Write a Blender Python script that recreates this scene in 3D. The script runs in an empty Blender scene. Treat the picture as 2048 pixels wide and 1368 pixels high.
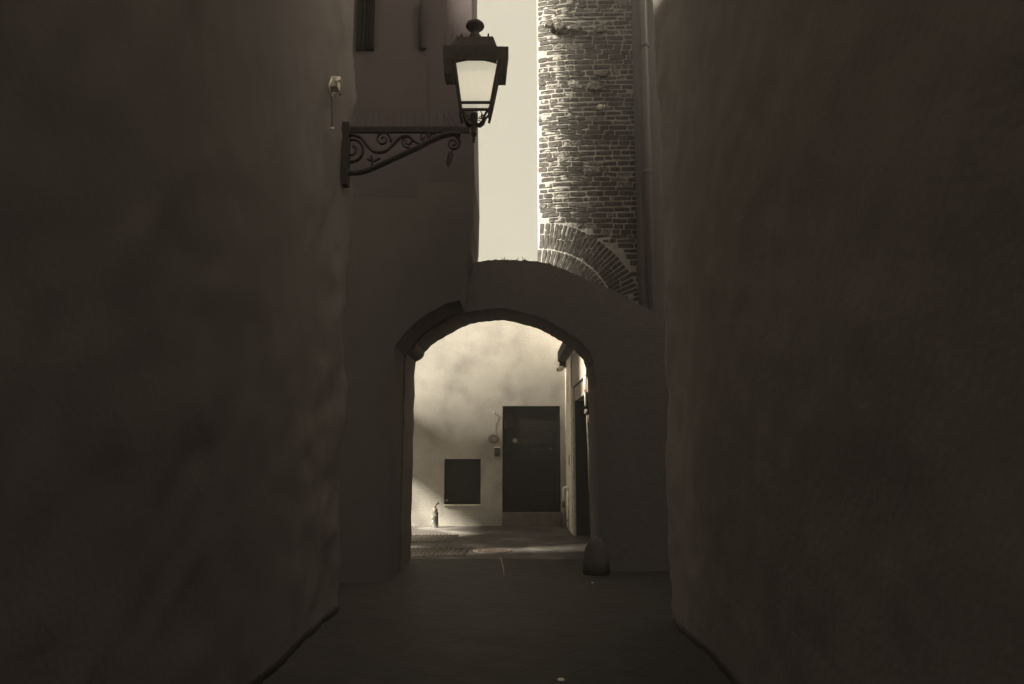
import bpy, math, random
from mathutils import Vector, noise
random.seed(7)
scn = bpy.context.scene
R = math.radians

# ------------------------------------------------------------------ camera
F = 1500.0; PITCH = math.atan(208/1500.0); EYE = 1.6
cam_d = bpy.data.cameras.new('camera'); cam = bpy.data.objects.new('camera', cam_d)
scn.collection.objects.link(cam); scn.camera = cam
cam_d.sensor_width = 36; cam_d.lens = F/2048*36; cam_d.clip_end = 500
cam.location = (0, 0, EYE); cam.rotation_euler = (R(90)+PITCH, 0, 0)

# ------------------------------------------------------------------ light
SUN_AZ = 74      # degrees from "towards the camera" (-Y) round to the left (-X)
SUN_EL = 38
SUN_STR = 5.0
HAZE = 0.0045
SKY_LOW, SKY_HIGH = 0.545, 0.85
scn.view_settings.view_transform = 'Standard'; scn.view_settings.look = 'None'
scn.view_settings.exposure = 2.7; scn.view_settings.gamma = 1.0
EXPK = 2**scn.view_settings.exposure

sd = Vector((-math.sin(R(SUN_AZ))*math.cos(R(SUN_EL)), -math.cos(R(SUN_AZ))*math.cos(R(SUN_EL)), math.sin(R(SUN_EL))))
sun_d = bpy.data.lights.new('sun', 'SUN'); sun = bpy.data.objects.new('sun', sun_d)
scn.collection.objects.link(sun)
sun_d.energy = SUN_STR; sun_d.angle = R(9); sun_d.color = (1.0, 0.95, 0.80)
sun.rotation_euler = (-sd).to_track_quat('-Z', 'Y').to_euler()
sun.location = sd*30

W = bpy.data.worlds.new('World'); scn.world = W; W.use_nodes = True
nt = W.node_tree; nt.nodes.clear()
def wn(t): return nt.nodes.new(t)
out = wn('ShaderNodeOutputWorld'); bg = wn('ShaderNodeBackground')
sky = wn('ShaderNodeTexSky'); sky.sky_type = 'NISHITA'; sky.sun_disc = False
sky.sun_elevation = R(SUN_EL); sky.sun_rotation = math.atan2(sd.x, sd.y)
bw = wn('ShaderNodeRGBToBW'); nt.links.new(sky.outputs[0], bw.inputs[0])
tc = wn('ShaderNodeTexCoord'); sx = wn('ShaderNodeSeparateXYZ'); nt.links.new(tc.outputs['Generated'], sx.inputs[0])
mr = wn('ShaderNodeMapRange'); mr.interpolation_type = 'SMOOTHSTEP'
nt.links.new(sx.outputs['Z'], mr.inputs[0])
mr.inputs[1].default_value = 0.60; mr.inputs[2].default_value = 0.98
mr.inputs[3].default_value = SKY_LOW/EXPK; mr.inputs[4].default_value = SKY_HIGH/EXPK
m1 = wn('ShaderNodeMath'); m1.operation = 'MULTIPLY'; m1.inputs[1].default_value = 0.004
nt.links.new(bw.outputs[0], m1.inputs[0])
m2 = wn('ShaderNodeMath'); m2.operation = 'ADD'; nt.links.new(mr.outputs[0], m2.inputs[0]); nt.links.new(m1.outputs[0], m2.inputs[1])
mx = wn('ShaderNodeVectorMath'); mx.operation = 'SCALE'; mx.inputs[0].default_value = (1.09, 1.0, 0.775)
nt.links.new(m2.outputs[0], mx.inputs['Scale']); nt.links.new(mx.outputs[0], bg.inputs[0])
bg.inputs[1].default_value = 1.0
nt.links.new(bg.outputs[0], out.inputs[0])

# ------------------------------------------------------------------ helpers
def P(u, v, Y):
    """world point seen at photo pixel (u, v) on the plane at distance Y"""
    y = math.cos(PITCH)*F + (v-684)*math.sin(PITCH)
    z = math.sin(PITCH)*F - (v-684)*math.cos(PITCH)
    return ((u-1024)/y*Y, Y, EYE + z/y*Y)
def XZ(u, v, Y):
    p = P(u, v, Y); return (p[0], p[2])

def new_mat(name, col, rough=0.85, var=0.25, scale=4.0, bump=0.3, bscale=30.0, stain=None, metal=0.0, streak=False, fine=0.0, spec=0.3):
    m = bpy.data.materials.new(name); m.use_nodes = True
    t = m.node_tree; n = t.nodes; L = t.links
    b = n['Principled BSDF']; b.inputs['Roughness'].default_value = rough
    b.inputs['Metallic'].default_value = metal
    b.inputs['Specular IOR Level'].default_value = spec
    tcn = n.new('ShaderNodeTexCoord'); mp = n.new('ShaderNodeMapping'); L.new(tcn.outputs['Object'], mp.inputs[0])
    if streak: mp.inputs['Scale'].default_value = (1, 1, 0.25)
    nz = n.new('ShaderNodeTexNoise'); nz.inputs['Scale'].default_value = scale; nz.inputs['Detail'].default_value = 8; nz.inputs['Roughness'].default_value = 0.62
    L.new(mp.outputs[0], nz.inputs[0])
    cr = n.new('ShaderNodeValToRGB')
    c0 = [c*(1-var) for c in col]; c1 = [min(1, c*(1+var)) for c in col]
    cr.color_ramp.elements[0].position = 0.32; cr.color_ramp.elements[0].color = (*c0, 1)
    cr.color_ramp.elements[1].position = 0.68; cr.color_ramp.elements[1].color = (*c1, 1)
    L.new(nz.outputs[0], cr.inputs[0]); last = cr.outputs[0]
    if stain:
        scol, sscale, lo, hi = stain
        n2 = n.new('ShaderNodeTexNoise'); n2.inputs['Scale'].default_value = sscale; n2.inputs['Detail'].default_value = 5
        L.new(mp.outputs[0], n2.inputs[0])
        r2 = n.new('ShaderNodeMapRange'); r2.inputs[1].default_value = lo; r2.inputs[2].default_value = hi
        L.new(n2.outputs[0], r2.inputs[0])
        mm = n.new('ShaderNodeMix'); mm.data_type = 'RGBA'; L.new(r2.outputs[0], mm.inputs[0]); L.new(last, mm.inputs[6]); mm.inputs[7].default_value = (*scol, 1)
        last = mm.outputs[2]
    if fine > 0:
        n3 = n.new('ShaderNodeTexNoise'); n3.inputs['Scale'].default_value = 60; n3.inputs['Detail'].default_value = 3
        L.new(tcn.outputs['Object'], n3.inputs[0])
        r3 = n.new('ShaderNodeMapRange'); r3.inputs[1].default_value = 0.3; r3.inputs[2].default_value = 0.7
        r3.inputs[3].default_value = 1-fine; r3.inputs[4].default_value = 1+fine
        L.new(n3.outputs[0], r3.inputs[0])
        vm = n.new('ShaderNodeVectorMath'); vm.operation = 'SCALE'; L.new(last, vm.inputs[0]); L.new(r3.outputs[0], vm.inputs['Scale']); last = vm.outputs[0]
    L.new(last, b.inputs['Base Color'])
    if bump > 0:
        nb = n.new('ShaderNodeTexNoise'); nb.inputs['Scale'].default_value = bscale; nb.inputs['Detail'].default_value = 6
        L.new(mp.outputs[0], nb.inputs[0])
        bp = n.new('ShaderNodeBump'); bp.inputs['Strength'].default_value = bump; bp.inputs['Distance'].default_value = 0.02
        L.new(nb.outputs[0], bp.inputs['Height']); L.new(bp.outputs[0], b.inputs['Normal'])
    m['last'] = 1
    return m

def brick_mat(name, dark, light):
    """each brick has its own tone (attribute 'tone'), with worn, flaking faces"""
    m = new_mat(name, dark, rough=0.9, var=0.5, scale=14, bump=0.45, bscale=38)
    t = m.node_tree; n = t.nodes; L = t.links; b = n['Principled BSDF']
    base = b.inputs['Base Color'].links[0].from_socket
    at = n.new('ShaderNodeAttribute'); at.attribute_name = 'tone'
    mm = n.new('ShaderNodeMix'); mm.data_type = 'RGBA'
    nz = n.new('ShaderNodeTexNoise'); nz.inputs['Scale'].default_value = 22; nz.inputs['Detail'].default_value = 6; nz.inputs['Roughness'].default_value = 0.7
    tcn = n.new('ShaderNodeTexCoord'); L.new(tcn.outputs['Object'], nz.inputs[0])
    ad = n.new('ShaderNodeMath'); ad.operation = 'ADD'; L.new(nz.outputs[0], ad.inputs[0]); L.new(at.outputs['Fac'], ad.inputs[1])
    r = n.new('ShaderNodeMapRange'); r.inputs[1].default_value = 0.88; r.inputs[2].default_value = 1.12; L.new(ad.outputs[0], r.inputs[0])
    L.new(r.outputs[0], mm.inputs[0]); L.new(base, mm.inputs[6]); mm.inputs[7].default_value = (*light, 1)
    L.new(mm.outputs[2], b.inputs['Base Color'])
    return m

def paving_mat(nm='paving_stone', col=(0.058, 0.052, 0.048), st=None):
    m = new_mat(nm, col, rough=0.6, var=0.15, stain=st, scale=3, bump=0.0, spec=0.3 if st else 0.05)
    t = m.node_tree; n = t.nodes; L = t.links; b = n['Principled BSDF']
    base = b.inputs['Base Color'].links[0].from_socket
    tcn = n.new('ShaderNodeTexCoord'); mp = n.new('ShaderNodeMapping'); L.new(tcn.outputs['Object'], mp.inputs[0])
    mp.inputs['Rotation'].default_value = (0, 0, R(38))
    br = n.new('ShaderNodeTexBrick'); br.inputs['Scale'].default_value = 1.0; br.inputs['Brick Width'].default_value = 0.62; br.inputs['Row Height'].default_value = 0.31
    br.inputs['Mortar Size'].default_value = 0.012; br.inputs['Mortar Smooth'].default_value = 0.6
    lo, hi, mo = (0.75, 1.15, 0.4) if st else (0.94, 1.04, 0.75)
    br.inputs['Color1'].default_value = (lo, lo, lo, 1); br.inputs['Color2'].default_value = (hi, hi, hi, 1); br.inputs['Mortar'].default_value = (mo, mo, mo, 1)
    L.new(mp.outputs[0], br.inputs[0])
    vm = n.new('ShaderNodeVectorMath'); vm.operation = 'MULTIPLY'; L.new(base, vm.inputs[0]); L.new(br.outputs[0], vm.inputs[1])
    L.new(vm.outputs[0], b.inputs['Base Color'])
    nb = n.new('ShaderNodeTexNoise'); nb.inputs['Scale'].default_value = 7; nb.inputs['Detail'].default_value = 8; L.new(tcn.outputs['Object'], nb.inputs[0])
    s1 = n.new('ShaderNodeMath'); s1.operation = 'MULTIPLY_ADD'; s1.inputs[1].default_value = -0.6; L.new(br.outputs['Fac'], s1.inputs[0]); L.new(nb.outputs[0], s1.inputs[2])
    bp = n.new('ShaderNodeBump'); bp.inputs['Strength'].default_value = 0.9 if st else 0.35; bp.inputs['Distance'].default_value = 0.025
    L.new(s1.outputs[0], bp.inputs['Height']); L.new(bp.outputs[0], b.inputs['Normal'])
    return m

M = {
 'wall_left': new_mat('rough_stone_render', (0.18, 0.163, 0.154), rough=1.0, var=0.015, scale=5, bump=0.15, bscale=24, spec=0.0),
 'wall_right': new_mat('rough_aged_render', (0.29, 0.262, 0.246), rough=1.0, var=0.03, scale=6, bump=0.2, bscale=22, spec=0.0),
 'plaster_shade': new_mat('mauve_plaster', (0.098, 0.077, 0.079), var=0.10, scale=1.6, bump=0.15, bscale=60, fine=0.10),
 'dark_plaster': new_mat('dark_render', (0.125, 0.113, 0.107), var=0.05, scale=3, bump=0.2, spec=0.0),
 'arch': new_mat('arch_masonry', (0.145, 0.131, 0.124), var=0.06, scale=6, bump=0.5, bscale=16, spec=0.0),
 'mortar': new_mat('lime_mortar', (0.31, 0.29, 0.262), var=0.15, scale=18, bump=0.25, bscale=50),
 'brick': brick_mat('worn_brick', (0.066, 0.058, 0.053), (0.33, 0.30, 0.265)),
 'back_plaster': new_mat('pale_old_plaster', (0.31, 0.287, 0.255), var=0.14, scale=1.7, bump=0.2, bscale=50, stain=((0.17, 0.155, 0.14), 1.3, 0.50, 0.74), fine=0.38),
 'pale_plaster': new_mat('pale_frame_plaster', (0.56, 0.50, 0.42), var=0.25, scale=9, bump=0.5, fine=0.2),
 'dark_wood': new_mat('dark_wood', (0.018, 0.016, 0.014), var=0.1, scale=5, bump=0.2, spec=0.05),
 'grey_wood': new_mat('weathered_wood', (0.20, 0.165, 0.135), var=0.5, scale=16, bump=0.6, streak=True),
 'dark_metal': new_mat('black_iron', (0.055, 0.048, 0.043), rough=0.7, var=0.2, scale=20, bump=0.2, spec=0.1),
 'rust_metal': new_mat('rusty_iron', (0.14, 0.11, 0.09), rough=0.7, var=0.5, scale=16, bump=0.5),
 'step': new_mat('worn_step_stone', (0.13, 0.11, 0.095), var=0.3, scale=5, bump=0.4),
 'white': new_mat('white_plastic', (0.72, 0.66, 0.55), rough=0.4, var=0.1, scale=20, bump=0.05),
 'peel': new_mat('peeling_white_paint', (0.80, 0.75, 0.65), rough=0.6, var=0.15, scale=12, bump=0.4, stain=((0.07, 0.058, 0.048), 9, 0.60, 0.64)),
 'steel': new_mat('worn_steel', (0.42, 0.38, 0.34), rough=0.38, var=0.2, scale=9, bump=0.1, metal=1.0),
 'guard': new_mat('dark_guard_stone', (0.115, 0.104, 0.098), rough=1, var=0.1, bump=0.2, spec=0),
 'stub': new_mat('chipped_dark_paint', (0.05, 0.043, 0.037), rough=0.6, var=0.2, scale=12, bump=0.4, stain=((0.5, 0.46, 0.4), 14, 0.60, 0.63)),
 'weed': new_mat('dry_weed', (0.06, 0.06, 0.03), var=0.3, bump=0),
 'scratch': new_mat('pale_scuff', (0.35, 0.31, 0.26), var=0.3, bump=0.2),
 'paving': paving_mat(), 'court': paving_mat('courtyard_stone', (0.055, 0.048, 0.042), ((0.22, 0.20, 0.18), 1.3, 0.48, 0.75)),
}
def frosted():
    m = bpy.data.materials.new('frosted_glow_glass'); m.use_nodes = True
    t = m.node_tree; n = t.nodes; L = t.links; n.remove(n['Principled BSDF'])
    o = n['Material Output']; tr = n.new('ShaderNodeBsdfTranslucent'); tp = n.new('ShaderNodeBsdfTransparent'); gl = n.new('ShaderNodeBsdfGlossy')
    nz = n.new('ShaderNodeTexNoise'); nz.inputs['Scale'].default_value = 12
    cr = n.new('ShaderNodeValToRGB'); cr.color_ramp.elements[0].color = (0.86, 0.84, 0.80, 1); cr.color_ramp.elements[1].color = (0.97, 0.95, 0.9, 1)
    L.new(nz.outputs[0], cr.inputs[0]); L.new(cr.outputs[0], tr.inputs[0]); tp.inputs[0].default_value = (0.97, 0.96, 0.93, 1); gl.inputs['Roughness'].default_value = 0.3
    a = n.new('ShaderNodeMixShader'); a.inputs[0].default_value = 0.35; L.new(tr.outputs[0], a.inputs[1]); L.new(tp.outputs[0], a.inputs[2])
    em = n.new('ShaderNodeEmission'); em.inputs[0].default_value = (1.0, 0.93, 0.74, 1); em.inputs[1].default_value = 0.19/EXPK  # panes glow in place of skylight coming through the opal glass
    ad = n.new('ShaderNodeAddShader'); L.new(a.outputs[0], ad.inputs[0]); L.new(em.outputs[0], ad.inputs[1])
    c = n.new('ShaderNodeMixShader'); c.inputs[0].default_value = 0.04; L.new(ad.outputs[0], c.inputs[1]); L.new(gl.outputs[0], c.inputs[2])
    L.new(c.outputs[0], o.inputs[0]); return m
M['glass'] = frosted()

class MB:
    def __init__(s): s.v = []; s.f = []; s.t = []
    def add(s, vs, fs, tone=0.0):
        o = len(s.v); s.v += [tuple(p) for p in vs]; s.f += [tuple(i+o for i in f) for f in fs]; s.t += [tone]*len(fs); return s
    def box(s, a, b, tone=0):
        x0, y0, z0 = a; x1, y1, z1 = b
        return s.add([(x0,y0,z0),(x1,y0,z0),(x1,y1,z0),(x0,y1,z0),(x0,y0,z1),(x1,y0,z1),(x1,y1,z1),(x0,y1,z1)],
                     [(0,3,2,1),(4,5,6,7),(0,1,5,4),(1,2,6,5),(2,3,7,6),(3,0,4,7)], tone)
    def prism(s, pts, y0, y1):
        """XZ outline (counter-clockwise seen from -Y) extruded in Y"""
        n = len(pts); vs = [(x, y0, z) for x, z in pts]+[(x, y1, z) for x, z in pts]
        fs = [tuple(range(n)), tuple(reversed(range(n, 2*n)))]+[(i, i+n, (i+1) % n+n, (i+1) % n) for i in range(n)]
        return s.add(vs, fs)
    def tube(s, pts, r, seg=8, caps=True, flat=1.0):
        pts = [Vector(p) for p in pts]; n = len(pts); rs = r if isinstance(r, (list, tuple)) else [r]*n
        vs = []; fs = []; prev = None
        for i, p in enumerate(pts):
            d = (pts[min(i+1, n-1)]-pts[max(i-1, 0)]).normalized()
            if prev is None:
                up = Vector((0, 1, 0)) if abs(d.y) < 0.9 else Vector((1, 0, 0)); a = d.cross(up).normalized()
            else: a = (prev-d*prev.dot(d)).normalized()
            prev = a; b = d.cross(a)
            for k in range(seg):
                an = 2*math.pi*k/seg; vs.append(p+a*math.cos(an)*rs[i]+b*math.sin(an)*rs[i]*flat)
        for i in range(n-1):
            for k in range(seg): fs.append((i*seg+k, i*seg+(k+1) % seg, (i+1)*seg+(k+1) % seg, (i+1)*seg+k))
        if caps: fs.append(tuple(reversed(range(seg)))); fs.append(tuple(range((n-1)*seg, n*seg)))
        return s.add(vs, fs)
    def lathe(s, prof, c, seg=20, rot=0.0):
        vs = []; fs = []; n = len(prof)
        for r, z in prof:
            for k in range(seg):
                a = 2*math.pi*k/seg+rot; vs.append((c[0]+r*math.cos(a), c[1]+r*math.sin(a), c[2]+z))
        for i in range(n-1):
            for k in range(seg): fs.append((i*seg+k, i*seg+(k+1) % seg, (i+1)*seg+(k+1) % seg, (i+1)*seg+k))
        fs.append(tuple(reversed(range(seg)))); fs.append(tuple(range((n-1)*seg, n*seg)))
        return s.add(vs, fs)
    def build(s, name, mat, parent=None, smooth=False, origin=None):
        me = bpy.data.meshes.new(name)
        o0 = Vector(origin) if origin else Vector((0, 0, 0))
        if parent is not None:
            q = parent
            while q.parent is not None: q = q.parent
            o0 = Vector(q.location)
        me.from_pydata([tuple(Vector(v)-o0) for v in s.v], [], s.f); me.validate()
        if len(me.polygons) == len(s.t) and any(s.t):
            at = me.attributes.new('tone', 'FLOAT', 'FACE'); at.data.foreach_set('value', s.t)
        if smooth:
            for p in me.polygons: p.use_smooth = True
        me.materials.append(M[mat] if isinstance(mat, str) else mat)
        ob = bpy.data.objects.new(name, me); scn.collection.objects.link(ob)
        if parent is not None: ob.parent = parent
        else: ob.location = o0
        import bmesh
        bm = bmesh.new(); bm.from_mesh(me); bmesh.ops.recalc_face_normals(bm, faces=bm.faces); bm.to_mesh(me); bm.free()
        return ob
def tag(o, label, cat, group=None, kind=None):
    if label: o['label'] = label
    if cat: o['category'] = cat
    if group: o['group'] = group
    if kind: o['kind'] = kind
    return o
def thing(name, loc, label, cat, group=None):
    o = bpy.data.objects.new(name, None); scn.collection.objects.link(o); o.location = loc
    return tag(o, label, cat, group)
def bevel(o, w=0.01, seg=2):
    b = o.modifiers.new('bevel', 'BEVEL'); b.width = w; b.segments = seg; b.limit_method = 'ANGLE'
    return o

def rough_block(x0, y0, z0, x1, y1, z1, step, amp, seed, coarse=None):
    """a solid rectangular mass with uneven, hand-laid faces"""
    import bmesh
    def cuts(a, b):
        n = max(1, int(abs(b-a)/step)); return [a+(b-a)*i/n for i in range(n+1)]
    xs, ys, zs = cuts(x0, x1), cuts(y0, y1), cuts(z0, z1)
    if coarse: xs = [x0, *(x for x in xs if False), x1]
    idx = {}; vs = []; fs = []
    def vert(x, y, z):
        k = (round(x, 4), round(y, 4), round(z, 4))
        if k not in idx:
            q = Vector((x*1.3+seed, y*1.3, z*0.9)); q2 = q*5
            amp_ = amp*(1+1.6*max(0, min(1, (y-5.8)/1.2)))
            d = amp_*noise.fractal(q, 0.9, 2.2, 5)+amp_*0.45*noise.fractal(q2, 0.8, 2.1, 3)
            dx = d if x in (x0, x1) else 0; dy = d*0.8 if y in (y0, y1) else 0
            idx[k] = len(vs); vs.append((x+dx, y+dy, z))
        return idx[k]
    def face(A, B, fn):
        for i in range(len(A)-1):
            for j in range(len(B)-1):
                fs.append((fn(A[i], B[j]), fn(A[i+1], B[j]), fn(A[i+1], B[j+1]), fn(A[i], B[j+1])))
    for x in (x0, x1): face(ys, zs, lambda a, b: vert(x, a, b))
    for y in (y0, y1): face(xs, zs, lambda a, b: vert(a, y, b))
    for z in (z0, z1): face(xs, ys, lambda a, b: vert(a, b, z))
    m = MB(); m.add(vs, fs); return m

# ------------------------------------------------------------------ setting: ground
g = MB(); g.add([(-60, -60, 0), (60, -60, 0), (60, 60, 0), (-60, 60, 0)], [(0, 1, 2, 3)])
tag(g.build('ground', 'paving'), None, None, kind='structure')

cy = MB(); cy.add([(-6, 11.0, .004), (3, 11.0, .004), (3, 15.7, .004), (-6, 15.7, .004)], [(0, 1, 2, 3)])
tag(cy.build('courtyard_paving', 'court'), None, None, kind='structure')

# ------------------------------------------------------------------ foreground alley walls
b = thing('stone_building', (-1.7, 4, 0), 'dark rough rendered building lining the left side of the alley', 'building')
rough_block(-2.6, -6, 0, -1.7, 7.6, 8.95, 0.08, 0.022, 3.1).build('wall', 'wall_left', b, True)
m = MB(); m.box((-2.55, -6, 8.94), (-1.75, 4.2, 12.5)); m.build('sun_blocker_top', 'wall_left', b)  # unseen upper part added to keep sun off the right wall
b = thing('stone_building', (1.5, 4, 0), 'dark building lining the right side of the alley, streaked rough render at its corner', 'building')
rough_block(1.5, -6, 0, 2.4, 7.25, 13, 0.08, 0.02, 9.7).build('wall', 'wall_right', b, True)

# ------------------------------------------------------------------ plaster house left of the sky slit
YH = 9.2
h = thing('plaster_house', (-1.6, YH, 0), 'smooth mauve plaster house wall behind the street lantern', 'building')
pl = [XZ(949, 360, YH), XZ(948, 0, YH)]
xr_top = XZ(943, 0, YH)[0]; xr_bot = XZ(949, 365, YH)[0]
zt = 11.0
up = [(-4.2, XZ(0, 398, YH)[1]), (XZ(832, 0, YH)[0], XZ(0, 398, YH)[1]), (XZ(835, 366, YH)[0], XZ(0, 366, YH)[1]), (xr_bot, XZ(0, 366, YH)[1]), (xr_top, XZ(0, 0, YH)[1]), (xr_top-0.004, zt), (-4.2, zt)]
def wedge(pts, y0):
    # unseen back wall cut diagonally from the corner to let sun rake the brick
    def yb(x): return 10.75+(min(x, -0.49)+0.49)*0.345
    n = len(pts); m = MB(); vs = [(x, y0, z) for x, z in pts]+[(x, yb(x), z) for x, z in pts]
    m.add(vs, [tuple(range(n)), tuple(reversed(range(n, 2*n)))]+[(i, i+n, (i+1) % n+n, (i+1) % n) for i in range(n)]); return m
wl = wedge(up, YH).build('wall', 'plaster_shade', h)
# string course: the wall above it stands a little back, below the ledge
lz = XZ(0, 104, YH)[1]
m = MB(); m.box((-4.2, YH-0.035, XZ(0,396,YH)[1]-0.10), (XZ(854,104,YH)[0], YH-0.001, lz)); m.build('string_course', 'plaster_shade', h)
# dark lower storey with the leaning corner that meets the arch
Yl = YH-0.05
JB = 11.0   # the jetty follows the section of the arch behind it
low = [(-4.2, 0), (XZ(819, 1100, JB)[0], 0), XZ(823, 900, JB), XZ(828, 726, JB), XZ(838, 712, JB), XZ(846, 702, JB), XZ(860, 688, JB), XZ(880, 672, JB), XZ(900, 661, JB), XZ(912, 654, JB), XZ(920, 600, Yl), XZ(925, 560, Yl), XZ(930, 527, Yl), XZ(935, 515, Yl), XZ(941, 498, Yl), XZ(942, 470, Yl), XZ(946, 450, Yl), XZ(948, 366, Yl), XZ(836, 365, Yl), XZ(834, 397, Yl), (-4.2, XZ(0, 397, Yl)[1])]
m = wedge(low, Yl); m.build('lower_wall', 'dark_plaster', h)
# shutter leaf edge and downpipe at the top left
m = MB(); x0, z0 = XZ(728, 103, YH-.04); x1, _ = XZ(745, 103, YH-.04)
for k in range(4):
    xx = x0+(x1-x0)*k/3.2; m.box((xx, YH-0.10, z0+0.01), (xx+0.022, YH-0.036, zt-0.5))
m.build('shutter', 'dark_wood', h)
m = MB(); m.box((XZ(716,0,YH)[0], YH-0.06, z0+0.01), (XZ(727,0,YH)[0], YH-0.002, zt-0.5)); m.build('shutter_frame', 'dark_wood', h)
m = MB(); xa = XZ(846, 60, YH-.05)[0]; m.tube([(xa, YH-0.06, lz+0.01), (xa, YH-0.06, zt)], 0.05, 12); m.build('downpipe', 'dark_plaster', h, True)
# small row of lit nail heads / vent holes by the corner
m = MB()
for (u, v) in ((932, 323), (937, 318), (945, 323)):
    x, z = XZ(u, v, YH-.01); m = MB(); m.box((x-0.005, YH-0.02, z-0.004), (x+0.005, YH+0.001, z+0.004)); m.build('hook', 'rust_metal', h)

# ------------------------------------------------------------------ the low arch that bridges the alley
YA, YB = 10.0, 11.0
intr = [(822, 1130), (824, 1000), (827, 880), (829, 760), (831, 724), (840, 720), (847, 714), (850, 704), (862, 692), (880, 679), (900, 668), (920, 656), (942, 648), (962, 644), (985, 642), (1005, 641), (1026, 643), (1048, 649), (1072, 656), (1094, 666), (1114, 678), (1130, 688), (1146, 699), (1158, 710), (1167, 722), (1173, 740), (1176, 780), (1178, 860), (1181, 960), (1184, 1060), (1186, 1130)]
def dens(pts, n):
    o = []
    for a, c in zip(pts[:-1], pts[1:]):
        for k in range(n): o.append((a[0]+(c[0]-a[0])*k/n, a[1]+(c[1]-a[1])*k/n))
    o.append(pts[-1]); return o
ipts = []
for i, (u, v) in enumerate(dens(intr, 4)):
    x, z = XZ(u, v, YB); j = 0.006 if z > 2.6 else 0.010
    ipts.append((x+random.uniform(-j, j), z+(random.uniform(-j, j) if z > 1 else 0)))
ipts[0] = (ipts[0][0], 0); ipts[-1] = (ipts[-1][0], 0)
extr = [(820, 560), (890, 540), (930, 529), (945, 526), (965, 522), (990, 520), (1020, 519), (1050, 520), (1080, 524), (1100, 528), (1125, 537), (1150, 549), (1180, 562), (1210, 574), (1245, 590), (1300, 620), (1360, 655)]
epts = []
for i, (u, v) in enumerate(dens(extr, 4)):
    x, z = XZ(u, v, YA); epts.append((x, z+random.uniform(-0.012, 0.012)))
a = thing('stone_arch', (0, 10.5, 0), 'low masonry arch bridging the dark alley under the sky slit', 'arch')
# built from quad strips so that the outline stays clean
def strip(A, B, y0, y1):
    n = min(len(A), len(B)); m = MB()
    vs = []
    for i in range(n): vs += [(A[i][0], y0, A[i][1]), (B[i][0], y0, B[i][1]), (A[i][0], y1, A[i][1]), (B[i][0], y1, B[i][1])]
    fs = []
    for i in range(n-1):
        o = i*4; q = o+4
        fs += [(o, o+1, q+1, q), (o+2, q+2, q+3, o+3), (o, q, q+2, o+2), (o+1, o+3, q+3, q+1)]
    fs += [(0, 2, 3, 1), ((n-1)*4, (n-1)*4+1, (n-1)*4+3, (n-1)*4+2)]
    m.add(vs, fs); return m
def resample(pts, n):
    d = [0]
    for p, q in zip(pts[:-1], pts[1:]): d.append(d[-1]+math.dist(p, q))
    out = []; k = 0
    for i in range(n):
        t = d[-1]*i/(n-1)
        while k < len(d)-2 and d[k+1] < t: k += 1
        f = (t-d[k])/max(1e-9, d[k+1]-d[k]); out.append((pts[k][0]+(pts[k+1][0]-pts[k][0])*f, pts[k][1]+(pts[k+1][1]-pts[k][1])*f))
    return out
outer = [(-2.9, 0), (-2.9, 2.2), (-2.9, 3.3)]+epts+[(3.2, 3.2), (3.2, 0)]
# jambs and vault as three prisms that butt against each other
li = [p for p in ipts if p[0] < -0.9 and p[1] < 2.75]; ri = [p for p in ipts if p[0] > 0.5 and p[1] < 2.75]
mid = ipts[len(li)-1:len(ipts)-len(ri)+1]
m = MB(); m.prism([(-2.9, 0)]+li+[(-2.9, li[-1][1])], YA, YB); m.build('pier', 'arch', a)
m = MB(); m.prism(ri+[(3.2, 0), (3.2, ri[0][1])], YA, YB); m.build('pier', 'arch', a)
N = 150
A_ = resample([(-2.9, li[-1][1])]+mid+[(3.2, ri[0][1])], N*3)
# vault body: columns between intrados and extrados sampled on the same x
def zat(pts, x):
    for p, q in zip(pts[:-1], pts[1:]):
        if p[0] <= x <= q[0] and q[0] > p[0]: return p[1]+(q[1]-p[1])*(x-p[0])/(q[0]-p[0])
    return pts[0][1] if x < pts[0][0] else pts[-1][1]
lo_ = sorted([(-2.9, li[-1][1])]+[p for p in mid]+[(3.2, ri[0][1])]); hi_ = sorted([(-2.9, 3.3)]+epts+[(3.2, 2.95)])
xs = [-2.9+6.1*i/420 for i in range(421)]
A2 = [(x, zat(lo_, x)) for x in xs]; B2 = [(x, max(zat(hi_, x), zat(lo_, x)+0.05)) for x in xs]
strip(A2, B2, YA, YB).build('vault', 'arch', a)
# projecting impost lump on the left, rough stone guard at the right foot
m = MB(); x, z = XZ(840, 716, YB); m.box((x-0.5, YA-0.04, z-0.10), (x-0.09, YB-0.02, z+0.06)); bevel(m.build('impost', 'arch', a), 0.03)
gx = XZ(1188, 1140, 9.9)[0]
m = MB(); m.lathe([(0.17, 0), (0.165, 0.15), (0.14, 0.32), (0.08, 0.43), (0.02, 0.46)], (gx+0.02, 9.8, 0), 16)
tag(m.build('guard_stone', 'guard', None, True, (gx, 9.8, 0)), 'dark rounded guard stone at the right foot of the arch', 'guard stone')
# weeds growing on the arch
m = MB()
for i in range(150):
    u = random.choice([random.gauss(1010, 22), random.gauss(940, 8), random.uniform(945, 1110)])
    ex = XZ(u, 520, YA)[0]; zb = zat(hi_, ex)
    hgt = random.uniform(0.01, 0.05)*(1.2 if 990 < u < 1050 or u < 947 else 0.5); lean = random.uniform(-0.03, 0.03); y = YA+random.uniform(0.02, 0.5)
    m.tube([(ex, y, zb-0.01), (ex+lean*.4, y, zb+hgt*.6), (ex+lean, y, zb+hgt)], [0.006, 0.005, 0.001], 4)
tag(m.build('weeds', 'weed'), 'short dry weeds growing along the top of the arch', 'weeds', kind='stuff')

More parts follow.
